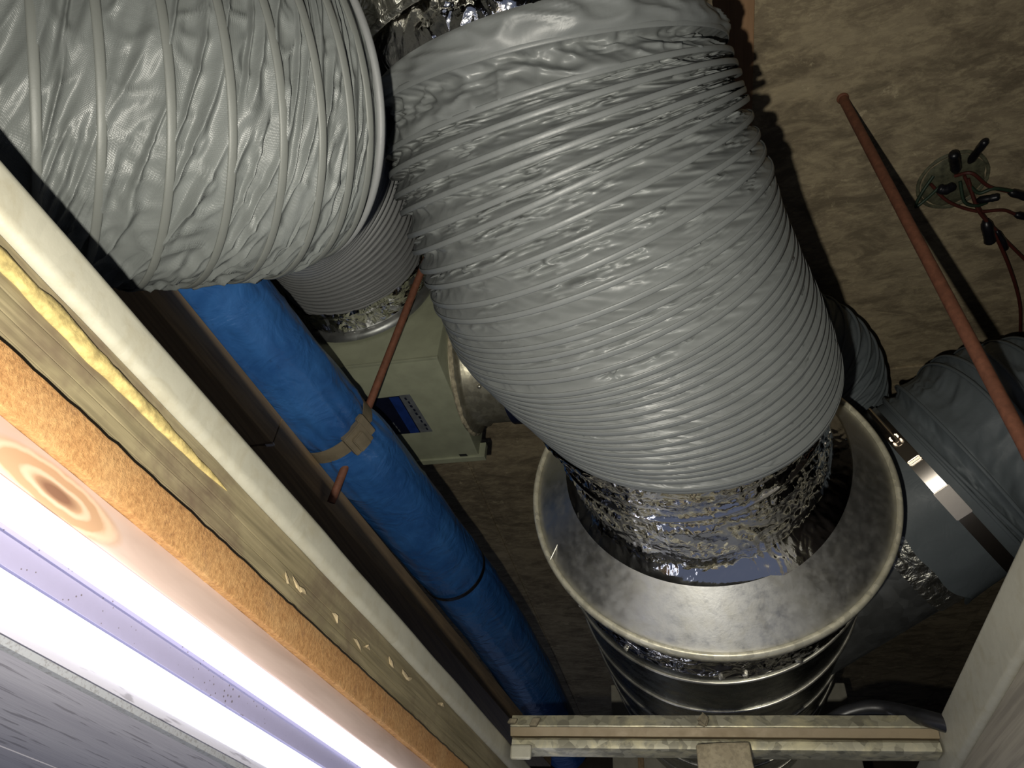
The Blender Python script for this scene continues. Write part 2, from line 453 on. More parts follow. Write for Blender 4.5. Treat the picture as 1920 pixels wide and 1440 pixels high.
wb = bm_obj('wall_back', box_bm(-5, 5, 4.2, 4.4, -.2, H + .1), 'concrete_dark'); tag(wb, 'dark concrete wall at the far end of the void', kind='structure')
# pale lining round the sleeve where the spiral duct leaves the void
lin = empty('wall_lining', (.07, 2.02, .2)); tag(lin, 'pale plaster lining behind the spiral duct', kind='structure')
bm_obj('panel', box_bm(-.225, .375, 2.02, 2.06, .2, .72, .003), 'plaster_pale', lin)
bm_obj('edge_strip', box_bm(-.16, -.145, 2.012, 2.03, .2, .58, .001), 'runner_timber', lin)

# ------------------------------------------------------------------ left edge of the opening (seen from below, running away from the lens)
LX0, LSL = -.29, .047
def lx(y): return LX0 + LSL * (y - .116)
def lpath(y0, y1, n):
    return [((lx(y0 + (y1 - y0) * i / (n - 1)), y0 + (y1 - y0) * i / (n - 1), 0), (1, 0, 0), (0, 0, 1)) for i in range(n)]
def lp(a, y, z): return Vector((lx(y) + a, y, z))

# lower ceiling planks
cp = empty('ceiling_lower', (lx(.3) - .3, .3, .106)); tag(cp, 'pale grey wood-grain ceiling planks beside the lamp', kind='structure')
for a0, a1 in ((-.137, -.002), (-.283, -.1395), (-.43, -.2855), (-.576, -.4325)):
    vs, fs = sweep([(a0, .106), (a1, .106), (a1, .116), (a0, .116)], lpath(-.5, 2.0, 2)); mesh_obj('plank', vs, fs, 'laminate_grey', cp, False)

for x0, x1, y0, y1 in ((.36, 4.8, -2.8, 4.2), (-.24, .36, 1.12, 4.2), (-4.8, -.9, -2.8, 4.2), (-.9, .36, -2.8, -.55)):
    bm_obj('board', box_bm(x0, x1, y0, y1, .106, .116), 'laminate_grey', cp)  # unseen boards, added so ambient light enters the void only through the opening
for nm, x0, x1 in (('wall_left_added', -4.9, -4.8), ('wall_right_added', 4.8, 4.9)):  # unseen walls, added to close the void against ambient light
    tag(bm_obj(nm, box_bm(x0, x1, -2.9, 4.3, -.2, H + .1), 'concrete_dark'), 'dark unseen side wall added to keep ambient light out of the void', kind='structure')
tag(bm_obj('wall_front_added', box_bm(-4.9, 4.9, -2.9, -2.8, .1, H + .1), 'concrete_dark'), 'dark unseen wall behind the lens, added to keep ambient light out of the void', kind='structure')

ch = empty('metal_channel', lp(0, .4, .26), 'dusty galvanised steel channel running along the top of the opening edge', 'channel')
def chd(i, j):
    return (.0008 * noise.noise(Vector((i * .35, 0, 3))), .0008 * noise.noise(Vector((i * .35, 5, 3))))
vs, fs = sweep(c_channel(0, .05, .2575, .286, .0016, .007), lpath(-.35, 1.55, 60), chd); mesh_obj('channel_body', vs, fs, 'stud_metal', ch, True, 40)
# screw tip poking through the flange
P = atZ(112, 588, .2575); vs, fs = lathe(P + Vector((0, 0, -.008)), (.2, 0, 1), [(0, .0008), (.002, .003), (.004, .0042), (.006, .0034), (.009, .0046), (.012, .005)], 20); mesh_obj('screw', vs, fs, 'steel_bright', ch)

def rough_strip(name, a0, a1, z0, z1, y0, y1, n, amp, mat, label, cat, r=.0015, freq=90):
    prof = round_rect(a0, a1, z0, z1, r, 2)
    def d(i, j):
        a, b = prof[j]; y = y0 + (y1 - y0) * i / (n - 1)
        return (amp * .5 * noise.noise(Vector((y * freq, b * 60, 1.7))), amp * noise.noise(Vector((y * freq, 4.2 if b > (z0 + z1) / 2 else 9.1, 2.2))))
    vs, fs = sweep(prof, lpath(y0, y1, n), d); o = mesh_obj(name, vs, fs, mat, None, True, 40)
    return tag(o, label, cat)
tb = empty('timber_batten', lp(-.02, .4, .213), 'stained timber batten with grain lines under the steel channel', 'batten')
prof = round_rect(-.047, -.0055, .2115, .2575, .003, 2)
# shallow grooves in the face
face = [(-.0055, z) for z in (.216, .222)]
prof = [(-.047, .2570), (-.047, .2115), (-.006, .2115), (-.0048, .219), (-.0062, .2195), (-.0048, .2200), (-.0046, .2275), (-.006, .2280), (-.0046, .2285), (-.0046, .2365), (-.006, .2370), (-.0046, .2375), (-.005, .2570)]
vs, fs = sweep(prof, lpath(-.35, 1.55, 120), lambda i, j: (.0005 * noise.noise(Vector((i * .3, j, 0))), .0007 * noise.noise(Vector((i * .2, 7, j * .1)))))
mesh_obj('batten_body', vs, fs, 'timber_batten', tb, True, 30)
for px, py, l in ((592, 1098, .011), (601, 1107, .008), (655, 1158, .012), (690, 1205, .013), (706, 1212, .009), (745, 1242, .012), (770, 1267, .014), (775, 1272, .008), (828, 1322, .016), (575, 1085, .006)):
    c = atX(px, py, lx(.75) - .003); c.x = lx(c.y) - .003
    bm = bmesh.new(); bmesh.ops.create_icosphere(bm, subdivisions=1, radius=1)
    for v in bm.verts:
        k = 1 + .9 * noise.noise(v.co * 2 + c * 30)
        v.co = Vector((c.x + v.co.x * .0012 * k, c.y + v.co.y * l * .6 * k * k, c.z + v.co.z * .0020 * k * k + v.co.y * .0025 * math.sin(l * 900)))
    bm_obj('splinter', bm, 'chip_wood', tb)
# expanding foam bead between channel and batten
fo_y0, fo_y1, n = -.3, .34, 90
def fprof(k): a = 2 * math.pi * k / 14; return (math.cos(a), math.sin(a))
def fd(i, j): return (0, 0)
vs = []; fs = []
for i in range(n):
    y = fo_y0 + (fo_y1 - fo_y0) * i / (n - 1); tp = min(1, (fo_y1 - y) / .12) ** .6 + .02
    zc = .2462 + .0018 * noise.noise(Vector((y * 25, 3, 0)))
    for k in range(14):
        a, b = fprof(k); w = 1 + .45 * noise.noise(Vector((y * 70, a * 1.5, b * 1.5)))
        vs.append(lp(-.0045 + a * .0030 * w * tp, y, zc + b * .0050 * w * tp))
for i in range(n - 1):
    for k in range(14):
        fs.append((i * 14 + k, i * 14 + (k + 1) % 14, (i + 1) * 14 + (k + 1) % 14, (i + 1) * 14 + k))
tag(mesh_obj('foam_bead', vs, fs, 'foam_yellow'), 'yellow foam bead squeezed out between steel channel and batten', 'foam')
rough_strip('fibreboard_strip', -.047, .0032, .1868, .2117, -.35, 1.55, 260, .0010, 'fibreboard', 'torn orange-brown fibreboard edge below the batten', 'board', .002, 120)
rough_strip('plywood_strip', -.05, -.002, .1655, .1868, -.35, 1.55, 60, .0004, 'plywood_knot', 'pinkish plywood strip with a round knot', 'plywood', .0008)
# twin tube lamp
fx = empty('tube_lamp', lp(-.03, .4, .112), 'twin white tube lamp with dusty lavender housing', 'lamp')
hp = [(-.06, .1085), (-.0040, .1085), (-.0040, .1120), (-.0110, .1130), (-.0110, .1335), (-.0050, .1350), (-.0050, .1465), (-.0110, .1480), (-.0110, .1655), (-.06, .1655)]
vs, fs = sweep(hp, lpath(-.5, 1.6, 8)); mesh_obj('housing', vs, fs, 'housing_paint', fx, False)
for zc, rr in ((.1570, .0074), (.1232, .0087)):
    pts = [lp(-.003, -.45 + i * .2, zc) for i in range(11)]
    vs, fs = tube_mesh(pts, rr, 24); tb_ = mesh_obj('tube', vs, fs, 'tube_glow', fx, True, 50)
    for ye in (-.455, 1.555):
        vs, fs = tube_mesh([lp(-.003, ye - .012, zc), lp(-.003, ye + .012, zc)], rr + .0008, 24); mesh_obj('end_cap', vs, fs, 'seam_metal', tb_, True, 50)
tag(mesh_obj('trim_1', *sweep([(-.004, .1050), (.0015, .1050), (.0015, .1082), (.0002, .1082), (.0002, .1062), (-.004, .1062)], lpath(-.5, 2.0, 30), lambda i, j: (0, .0004 * noise.noise(Vector((i, 2, 0))))), 'bead_metal', None, False), 'speckled grey metal bead along the ceiling plank edge', kind='structure')

# ------------------------------------------------------------------ right edge of the opening
rc = empty('metal_channel', (.285, .8, .25), 'pale galvanised steel channel with timber beneath, beside the clamped branch duct', 'channel')
def rpath(y0, y1, n):
    return [((.272 + .012 * (y - .6), y, .018 - .05 * (y - .65)), (1, 0, 0), (0, 0, 1)) for y in [y0 + (y1 - y0) * i / (n - 1) for i in range(n)]]
vs, fs = sweep(c_channel(0, -.05, .252, .308, .0016, .006), rpath(.1, 1.6, 30)); mesh_obj('channel_body', vs, fs, 'stud_metal', rc, True, 40)
rt = empty('timber_batten', (.3, .8, .2), 'weathered grey timber batten under the channel beside the branch duct', 'batten')
vs, fs = sweep(round_rect(.006, .05, .19, .2518, .002, 2), rpath(.1, 1.6, 60), lambda i, j: (.0006 * noise.noise(Vector((i * .5, j, 6))), 0)); mesh_obj('batten_body', vs, fs, 'timber_grey', rt, True, 40)
for px, py in ((1893, 1320), (1888, 1290), (1912, 1262), (1915, 1286)):
    c = atX(px, py, .284)
    bm = bmesh.new(); bmesh.ops.create_icosphere(bm, subdivisions=1, radius=1)
    for v in bm.verts: v.co = Vector((c.x + v.co.x * .003, c.y + v.co.y * .010, c.z + v.co.z * .0035 + v.co.y * .001))
    bm_obj('splinter', bm, 'chip_wood', rt)

# ------------------------------------------------------------------ cross bars at the far end of the opening
xb = empty('cross_bar', (.01, 1.0, .29), 'upper galvanised cross bar with a bright folded edge', 'bar')
def xpath(n, x0=-.246, x1=.276): return [((x0 + (x1 - x0) * i / (n - 1), 1.0 - .0 * i, .0), (0, -1, 0), (0, 0, 1)) for i in range(n)]
# front face steps: tall upper face, rounded fold, lower lip tucked under
pr = [(.004, .2990), (.0082, .3000), (.0085, .3012), (.0075, .3030), (.0, .3165), (-.0015, .3165), (-.032, .3165), (-.032, .2990)]
vs, fs = sweep(pr, xpath(40), lambda i, j: (.0005 * noise.noise(Vector((i * .3, j * .2, 1))), .0004 * noise.noise(Vector((i * .4, 3, 1))))); mesh_obj('bar_body', vs, fs, 'stud_spangled', xb, True, 30)
vs, fs = sweep([(.0035, .2895), (.0078, .2992), (.002, .2992), (-.03, .2992), (-.03, .2895)], xpath(30), lambda i, j: (0, .0003 * noise.noise(Vector((i * .4, 9, 1))))); mesh_obj('folded_lip', vs, fs, 'stud_tan', xb, True, 30)
xb2 = empty('cross_bar', (.01, 1.0, .272), 'lower galvanised cross bar mottled with yellow patches', 'bar')
pr = [(.002, .2735), (.0055, .2745), (.0062, .2780), (.0062, .2840), (.0045, .2855), (.0030, .2872), (-.03, .2872), (-.03, .2735)]
vs, fs = sweep(pr, xpath(40, -.243, .274), lambda i, j: (.0006 * noise.noise(Vector((i * .3, j * .2, 8))), .0005 * noise.noise(Vector((i * .35, 6, 1))))); mesh_obj('bar_body', vs, fs, 'stud_spangled', xb2, True, 30)
# bent tabs and end bracket of the bars
for px, py, w, h in ((961, 1352, .011, .006), (1003, 1354, .0105, .010)):
    c = atY(px, py, .9895); bm = box_bm(c.x - w / 2, c.x + w / 2, c.y - .003, c.y + .004, c.z - h / 2, c.z + h / 2, .0012)
    for v in bm.verts: v.co.x += (v.co.z - c.z) * .5
    bm_obj('tab', bm, 'debris', xb)
c = atY(985, 1415, .986)
bm_obj('bracket', box_bm(c.x - .02, c.x + .008, c.y - .003, c.y + .003, c.z - .006, c.z + .012, .0028), 'stud_metal', xb2)
# crumb of debris on the upper bar
c = atY(1319, 1350, .985); bm = bmesh.new(); bmesh.ops.create_cube(bm, size=1)
bmesh.ops.bevel(bm, geom=list(bm.edges), offset=.18, segments=2, affect='EDGES')
for v in bm.verts:
    p = Matrix.Rotation(.5, 3, 'Y') @ v.co; k = 1 + .35 * noise.noise(p * 3); v.co = c + Vector((p.x * .012 * k, p.y * .010, p.z * .014 * k))
tag(bm_obj('debris_crumb', bm, 'debris'), 'small brown crumb of debris stuck on the upper cross bar', 'debris')
# timber stub under the bars
bm = box_bm(-.006, .058, .955, .999, .19, .2725, .003); bmesh.ops.subdivide_edges(bm, edges=list(bm.edges), cuts=3, use_grid_fill=True)
for v in bm.verts: v.co += Vector((noise.noise(v.co * 40), 0, noise.noise(v.co * 35 + Vector((3, 3, 3))))) * .004
tag(bm_obj('timber_block', bm, 'block_timber', None, True, 50), 'ragged grey timber block hanging below the cross bars', 'block')
# black cable over the bar
pts = [atY(1545, 1362, 1.06), atY(1585, 1338, 1.05), atY(1630, 1327, 1.04), atY(1672, 1331, 1.03), atY(1715, 1341, 1.0), atY(1752, 1351, .975), atY(1850, 1380, .95)]
tag(tube('black_cable', pts, .0098, 'black_rubber', None, 14, 40), 'thick black cable arching over the cross bar', 'cable')

# ================================================================== SPIRAL DUCT, REDUCER
RC = Vector((.043, .904, .606)); RR = .25
AX = Vector((0, 1, 0))
DX = Vector((.012, 1, .085)).normalized()      # the duct behind the rim rises a little
sd = empty('spiral_duct', RC + DX * .6, 'shiny spiral-seamed steel duct behind the wide reducer rim', 'duct')
rd_ = .237
L = 1.6
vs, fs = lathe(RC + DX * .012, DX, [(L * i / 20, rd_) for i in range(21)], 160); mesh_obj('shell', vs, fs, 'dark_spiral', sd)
# raised lock seam: one continuous helix
u, v, n_ = frame(DX); P = []
turns = 9; pitch = .165
for i in range(turns * 96):
    a = 2 * math.pi * i / 96; P.append(RC + DX * (.02 + pitch * i / 96) + (u * math.cos(a) + v * math.sin(a)) * (rd_ + .0008))
vs, fs = tube_mesh(P, .0030, 6); mesh_obj('spiral_seam', vs, fs, 'seam_metal', sd)
def fdsp0(amp, f, sd_): return lambda i, th, a, rr: amp * noise.noise(Vector((math.cos(th) * f, math.sin(th) * f, a * 40 + sd_))) + amp * .6 * noise.noise(Vector((math.cos(th) * f * 3, math.sin(th) * f * 3, a * 120 + sd_)))
def tape_disp(amp, f, seed): return lambda i, th, a, r: amp * noise.noise(Vector((math.cos(th) * f, math.sin(th) * f, a * 60 + seed)))
vs, fs = lathe(RC + DX * .014, DX, [(.095 * i / 14, rd_ + .0028) for i in range(15)], 360, fdsp0(.0022, 12, 3)); mesh_obj('foil_tape', vs, fs, 'foil_crumpled', sd)
for px, py in ((1170, 1209), (1352, 1260), (1402, 1270), (1508, 1242), (1350, 1250), (1066, 1118), (1075, 1135)):
    d = ray(px, py); s = (RC.y + .10) / d.y; c = d * s
    q = c - RC; q = q - DX * q.dot(DX); c = RC + DX * (.10) + q.normalized() * (rd_ + .004)
    bm = bmesh.new(); bmesh.ops.create_icosphere(bm, subdivisions=2, radius=1)
    for w in bm.verts: w.co = c + w.co * .0042 * (1 + .6 * noise.noise(w.co * 2 + c * 50))
    bm_obj('rivet', bm, 'seam_metal', sd, True)
# branch leaving the spiral duct towards the right edge
BN = Vector((.8, -.5, .3)).normalized(); BC = atY(1760, 912, 1.15); BR = .158
vs, fs = lathe(BC - BN * .47, BN, [(0, BR), (.1, BR), (.2, BR), (.3, BR), (.40, BR), (.44, BR), (.445, BR - .002)], 120); mesh_obj('branch_spigot', vs, fs, 'galvanised_dull', sd)
vs, fs = lathe(BC - BN * .128, BN, [(i * .006, BR + .002 + .001 * (i % 2)) for i in range(9)], 160, tape_disp(.002, 10, 8)); mesh_obj('branch_tape', vs, fs, 'foil_insulation', sd)

rdz = empty('duct_reducer', RC, 'wide brushed steel reducer ring joining grey flexible duct to spiral duct', 'reducer')
# cone as one sheet, with a folded rim
CC = Vector((.0360, .856, .6125)); cr = .166
vs = []; fs = []
for i in range(9):
    f = i / 8; c_ = CC.lerp(RC, f); rr = .190 + (.2490 - .190) * f
    for k in range(240):
        th = 2 * math.pi * k / 240; vs.append(c_ + Vector((math.cos(th), 0, math.sin(th))) * rr)
for i in range(8):
    for k in range(240): fs.append((i * 240 + k, i * 240 + (k + 1) % 240, (i + 1) * 240 + (k + 1) % 240, (i + 1) * 240 + k))
mesh_obj('cone', vs, fs, 'galvanised', rdz)
rim = [(-.004, .2485), (-.0065, .251), (-.0045, .2545), (.002, .2555), (.011, .2545), (.0125, .2500), (.010, .2465), (.002, .2462)]
vs, fs = lathe(RC, AX, rim, 200, None, True); mesh_obj('rim', vs, fs, 'galvanised_rim', rdz)
# seam across the cone
a_ = math.radians(0)
p0 = atY(1075, 960, RC.y - .030); p1 = atY(1030, 1053, RC.y - .004)
tube('cone_seam', [p0, (p0 + p1) / 2, p1], .0012, 'seam_metal', rdz, 8, 6)
# throat wrapped in foil tape
throat = [(.003, .1942), (.001, .1925), (-.004, .187), (-.009, .181), (-.014, .175), (-.019, .170), (-.026, .167)] + [(-.026 - .0062 * i, cr + (.0025 if i % 11 == 5 else 0) + .010 * max(0, (i - 24) / 11)) for i in range(1, 36)]
def td(i, th, a, r):
    if i < 2: return 0.0012
    e = min(1, i / 5); c_, s_ = math.cos(th), math.sin(th)
    f1 = noise.noise(Vector((c_ * 5, s_ * 5, a * 28))); f2 = noise.noise(Vector((c_ * 13 + a * 20, s_ * 13, a * 50 + 4))); f3 = noise.noise(Vector((c_ * 26, s_ * 26 + a * 30, a * 90 + 9)))
    return .0016 + e * (.0020 * f1 + .0030 * ridge(f2, 3.5, 1.3) * (.4 + f1) + .0014 * ridge(f3, 3, 1.2))
TX = (CC - Vector((.008, .625, .598))).normalized()
vs, fs = lathe(CC, TX, throat, 480, td); mesh_obj('foil_tape', vs, fs, 'foil_tape', rdz)
vs, fs = lathe(CC + TX * -.150, TX, [(-.004, cr + .001), (-.002, cr + .0045), (.002, cr + .0045), (.004, cr + .001)], 200); mesh_obj('throat_bead', vs, fs, 'foil_tape', rdz)

# ================================================================== MAIN FLEXIBLE DUCT (centre)
mf = empty('flexible_duct', (-.03, .5, .42), 'largest grey flexible duct, tightly ribbed, taped to the steel reducer', 'duct')
keys = [((.012, .630, .598), 3, 0), ((.005, .612, .597), 2, 1), ((-.043, .509, .608), -13, 11), ((-.056, .464, .624), -15, 17), ((-.073, .412, .664), -18, 26), ((-.092, .340, .741), -4, 34)]
KP = [Vector(k[0]) for k in keys]; kl = [0.0]
for a_, b_ in zip(KP, KP[1:]): kl.append(kl[-1] + (b_ - a_).length)
counts = [2, 14, 5]; pos = []
for q in range(3): pos += [kl[q] + (kl[q + 1] - kl[q]) * i / counts[q] for i in range(counts[q])]
up_end = kl[5] - .029; pos += [kl[3] + (up_end - kl[3]) * i / 10 for i in range(11)] + [kl[5]]
rings = []
for i, x in enumerate(pos):
    q = max(j for j in range(5) if kl[j] <= x + 1e-9); f = (x - kl[q]) / (kl[q + 1] - kl[q])
    C = catmull(KP, (q + f) / 5)
    N = nrm(keys[q][1] * (1 - f) + keys[q + 1][1] * f, keys[q][2] * (1 - f) + keys[q + 1][2] * f)
    wob = .0018 * noise.noise(Vector((i * 1.7, 3.3, 0)))
    N = (N + Vector((noise.noise(Vector((i * 1.3, 0, 5))), noise.noise(Vector((i * 1.1, 4, 5))), noise.noise(Vector((i * .9, 8, 5))))) * (.034 if i > 20 else .006)).normalized()
    rings.append((C, N, .1845 + wob))
flex(mf, rings, .0150, .0016, 4.6, .25, 20, 480, 'fabric_smooth', .0007, 'fabric_smooth', valley=.85, wander=.26, sharpness=1.5, seed=3, flute=.0170, rib_a=.0028, crease=.007)
MFtop = rings[-1]
# foil at the upper end: taped neck, corded rim and the foil-wrapped duct above
C, N, r = MFtop
N2 = Vector((-.085, -.76, .643)).normalized(); C2 = Vector((-.0945, .326, .740)); r2 = .1765
U2 = ring_frames([(C, N, r), (C2, N2, r2)]); vs = []; fs = []
for i in range(13):
    f = i / 12; c_ = C.lerp(C2, f); n2 = N.lerp(N2, f).normalized(); u = U2[0].lerp(U2[1], f); u = (u - n2 * u.dot(n2)).normalized(); v = n2.cross(u)
    for k in range(300):
        th = 2 * math.pi * k / 300
        d = .003 * math.sin(math.pi * f) + (.005 * noise.noise(Vector((math.cos(th) * 5, math.sin(th) * 5, f * 1.2))) + .004 * ridge(noise.noise(Vector((math.cos(th) * 4.2 + f, math.sin(th) * 4.2, f * 1.5 + 4))), 4, 1.6)) * min(1, f * 5, (1 - f) * 5)
        vs.append(c_ + (u * math.cos(th) + v * math.sin(th)) * (r + (r2 - r) * f + d))
for i in range(12):
    for k in range(300): fs.append((i * 300 + k, i * 300 + (k + 1) % 300, (i + 1) * 300 + (k + 1) % 300, (i + 1) * 300 + k))
mesh_obj('end_cuff', vs, fs, 'fabric_smooth', mf)
C, N, r = C2 - N2 * .04, N2, r2 + .004
fw = empty('foil_duct', C + N * .3, 'crinkled foil-wrapped duct above the largest flexible duct', 'duct')
def fdsp(amp, f, sd_): return lambda i, th, a, rr: amp * noise.noise(Vector((math.cos(th) * f, math.sin(th) * f, a * 26 + sd_))) + amp * .5 * noise.noise(Vector((math.cos(th) * f * 3, math.sin(th) * f * 3, a * 70 + sd_)))
vs, fs = lathe(C + N * .038, N, [(.036 * i / 14, r - .007) for i in range(15)], 360, fdsp(.006, 7, 1)); mesh_obj('foil_neck', vs, fs, 'foil_crumpled', fw)
vs, fs = lathe(C + N * .074, N, [(.0035 * math.sin(a), r + .003 + .0035 * math.cos(a)) for a in [2 * math.pi * k / 8 for k in range(8)]], 200, tape_disp(.0015, 6, 2), True); mesh_obj('corded_rim', vs, fs, 'foil_insulation', fw)
FP = path_samples([C + N * .074, C + N * .18, C + N * .3 + Vector((-.01, -.05, -.03)), C + N * .42 + Vector((-.02, -.12, -.09))], 60)
fr = frames_along(FP); vs = []; fs = []
for i, p in enumerate(FP):
    u, v, _ = fr[i]
    for k in range(240):
        th = 2 * math.pi * k / 240
        d = .010 * noise.noise(Vector((math.cos(th) * 6, math.sin(th) * 6, i * .12))) + .006 * noise.noise(Vector((math.cos(th) * 20, math.sin(th) * 20, i * .25)))
        vs.append(p + (u * math.cos(th) + v * math.sin(th)) * (r + .004 + (.022 * min(1, i / 9)) + d))
for i in range(59):
    for k in range(240): fs.append((i * 240 + k, i * 240 + (k + 1) % 240, (i + 1) * 240 + (k + 1) % 240, (i + 1) * 240 + k))
mesh_obj('foil_wrap', vs, fs, 'foil_insulation', fw)
# pale cable-tie tail
d = ray(730, 160).normalized(); p = d * ((C - Vector((.19, 0, 0))).length * .965)
tie = empty('cable_tie', p, 'small pale cable tie tail at the foil edge', 'cable tie')
up = (atZ(718, 134, p.z + .005) - p)
tube('tail', [p, p + up * .5, p + up], lambda i: .0042, 'tie_white', tie, 10, 6)

# ================================================================== LEFT FLEXIBLE DUCT with its bend to the fan box
FY = .80
FC = Vector((-.675 * FY, FY, 1.279 * FY)); FR = .1625 * FY
lf = empty('flexible_duct', (-.4, .25, .43), 'wide-ribbed grey woven flexible duct bending round to the green fan box', 'duct')
def cp(px, py, z): return ray(px, py) * (z / FPX)
LS = .85
LP = [cp(-285, 203, .560 * LS), cp(-120, 204, .575 * LS), cp(36, 205, .590 * LS)] + [Vector(v) * LS for v in ((-.469, .194, .548), (-.434, .212, .556), (-.401, .226, .570), (-.374, .239, .586), (-.353, .252, .603), (-.341, .262, .627), (-.338, .271, .650), (-.343, .279, .668))]
LN = [(.69, .57, .45), (.67, .575, .47), (.652, .575, .492), (.619, .579, .531), (.605, .565, .560), (.604, .536, .589), (.603, .500, .620), (.610, .472, .636), (.605, .445, .660), (.583, .430, .689), (.53, .45, .72)]
rings = []
for p, nn in zip(LP, LN): rings.append((p, Vector(nn).normalized(), .15 * LS))
p0, n0 = rings[-1][0], rings[-1][1]
end = FC + Vector((0, -.05, 0))
m = 26
for i in range(1, m + 1):
    t_ = i / m
    a = p0 + Vector((-.025, .05, .09)) * t_; b = end + Vector((0, -1, 0)) * .2 * (1 - t_)
    s = t_ * t_ * (3 - 2 * t_); C = a.lerp(b, s)
    N = n0.lerp(Vector((0, 1, 0)), s).normalized(); rings.append((C, N, rings[0][2] + (FR * .97 - rings[0][2]) * s))
flex(lf, rings[:11], .0034, .0034, 3.6, .75, 24, 560, 'fabric_woven', .0010, 'rib_woven', valley=.6, sharpness=.7, seed=11, crease=.0062, rib_a=.0030)
flex(lf, rings[10:], .006, .003, 6, .4, 8, 220, 'fabric_rear', .0032, 'fabric_rear', valley=.5, sharpness=.8, seed=31)

# ================================================================== FAN BOX
ZB = 1.027 * FY; BX = -.366
fan = empty('duct_fan', (BX - .2, FY + .14, ZB), 'sage green box fan with navy label behind the blue pipe', 'fan')
bm_obj('casing', box_bm(BX - .42, BX, FY, FY + .285, ZB, H - .02, .004), 'sage_paint', fan, True, 30)
# folded lip along the far bottom edge and corner
bm_obj('lip', box_bm(BX - .42, BX + .012, FY + .275, FY + .289, ZB - .004, ZB + .03, .001), 'sage_paint', fan)
bm_obj('seam_cover', box_bm(BX - .42, BX + .001, FY - .0015, FY + .004, ZB - .0012, ZB + .003, .0006), 'sage_paint', fan)
vs, fs = lathe(FC, (0, 1, 0), [(-.004, FR * 1.10), (-.012, FR * 1.09), (-.016, FR * 1.03), (-.016, FR), (-.05, FR)], 120); mesh_obj('inlet_collar', vs, fs, 'galvanised_dull', fan)
vs, fs = lathe(FC, (0, 1, 0), [(-.018 - .0035 * i, FR * 1.015 + (.003 if i > 9 else 0)) for i in range(14)], 240, fdsp(.004, 7, 5)); mesh_obj('foil_tape', vs, fs, 'foil_crumpled', fan)
# side outlet spigot towards the right
SCN = Vector((BX, FY + .150, ZB + .118)); SR = .112
vs, fs = lathe(SCN, (1, 0, 0), [(.0, SR * 1.16), (.010, SR * 1.15), (.012, SR * 1.06), (.018, SR * 1.02), (.03, SR * 1.05), (.036, SR), (.088, SR), (.09, SR * .97)], 120); mesh_obj('outlet_spigot', vs, fs, 'spigot_metal', fan)
vs, fs = lathe(SCN, (1, 0, 0), [(-.002, SR * 1.08), (.002, SR * 1.185), (.007, SR * 1.18), (.011, SR * 1.09)], 160, lambda i, th, a, r: .004 * noise.noise(Vector((math.cos(th) * 9, math.sin(th) * 9, i * .7)))); mesh_obj('sealant_bead', vs, fs, 'sealant', fan)
vs, fs = lathe(SCN, (1, 0, 0), [(.080, SR * 1.0), (.083, SR * 1.05), (.20, SR * 1.09), (.26, SR * 1.0)], 100); mesh_obj('outlet_boot', vs, fs, 'blue_plastic', fan)
c = atX(848, 674, BX + .03); bm = bmesh.new(); bmesh.ops.create_uvsphere(bm, u_segments=14, v_segments=8, radius=.0045)
c = Vector((BX + .045, SCN.y - .05, SCN.z - math.sqrt(SR ** 2 - .05 ** 2)))
for v in bm.verts: v.co += c
bm_obj('screw', bm, 'seam_metal', fan, True)
# label on the underside
def under(px, py, dz=.0006): return atZ(px, py, ZB - dz)
def quad(name, pts, mat, par, dz=.0006):
    q = [under(px, py, dz) for px, py in pts]; t2 = [v + Vector((0, 0, dz - .0001)) for v in q]
    return mesh_obj(name, q + t2, [(0, 1, 2, 3), (7, 6, 5, 4), (0, 4, 5, 1), (1, 5, 6, 2), (2, 6, 7, 3), (3, 7, 4, 0)], mat, par, False)
lab = quad('label_plate', [(668, 752), (768, 740), (811, 809), (716, 817)], 'label_navy', fan, .0006)
quad('label_stripe', [(729, 746), (747, 744), (787, 811), (770, 812.5)], 'label_blue', lab, .0009)
quad('label_panel', [(748, 742), (768, 740), (811, 809), (789, 811)], 'label_pale', lab, .0009)
for k in range(9):
    f = k / 9 + .03
    x = 755 + (800 - 755) * f + (1.5 if k % 2 else 0); y = 744 + (807 - 744) * f
    w = 4 + 2 * random.random()
    quad('label_mark', [(x + 1, y), (x + w, y - .5), (x + w + 3, y + 4), (x + 4, y + 4.5)], 'label_ink', lab, .0011)
for k in range(3):
    x = 735 + k * 5; y = 793 + k * 6.2
    quad('label_mark', [(x, y), (x + 3.2, y - .3), (x + 6.2, y + 4.6), (x + 3, y + 4.9)], 'label_pale', lab, .0011)
quad('slot', [(860, 852), (874, 851), (877, 855), (863, 856)], 'black_rubber', fan, .0006)

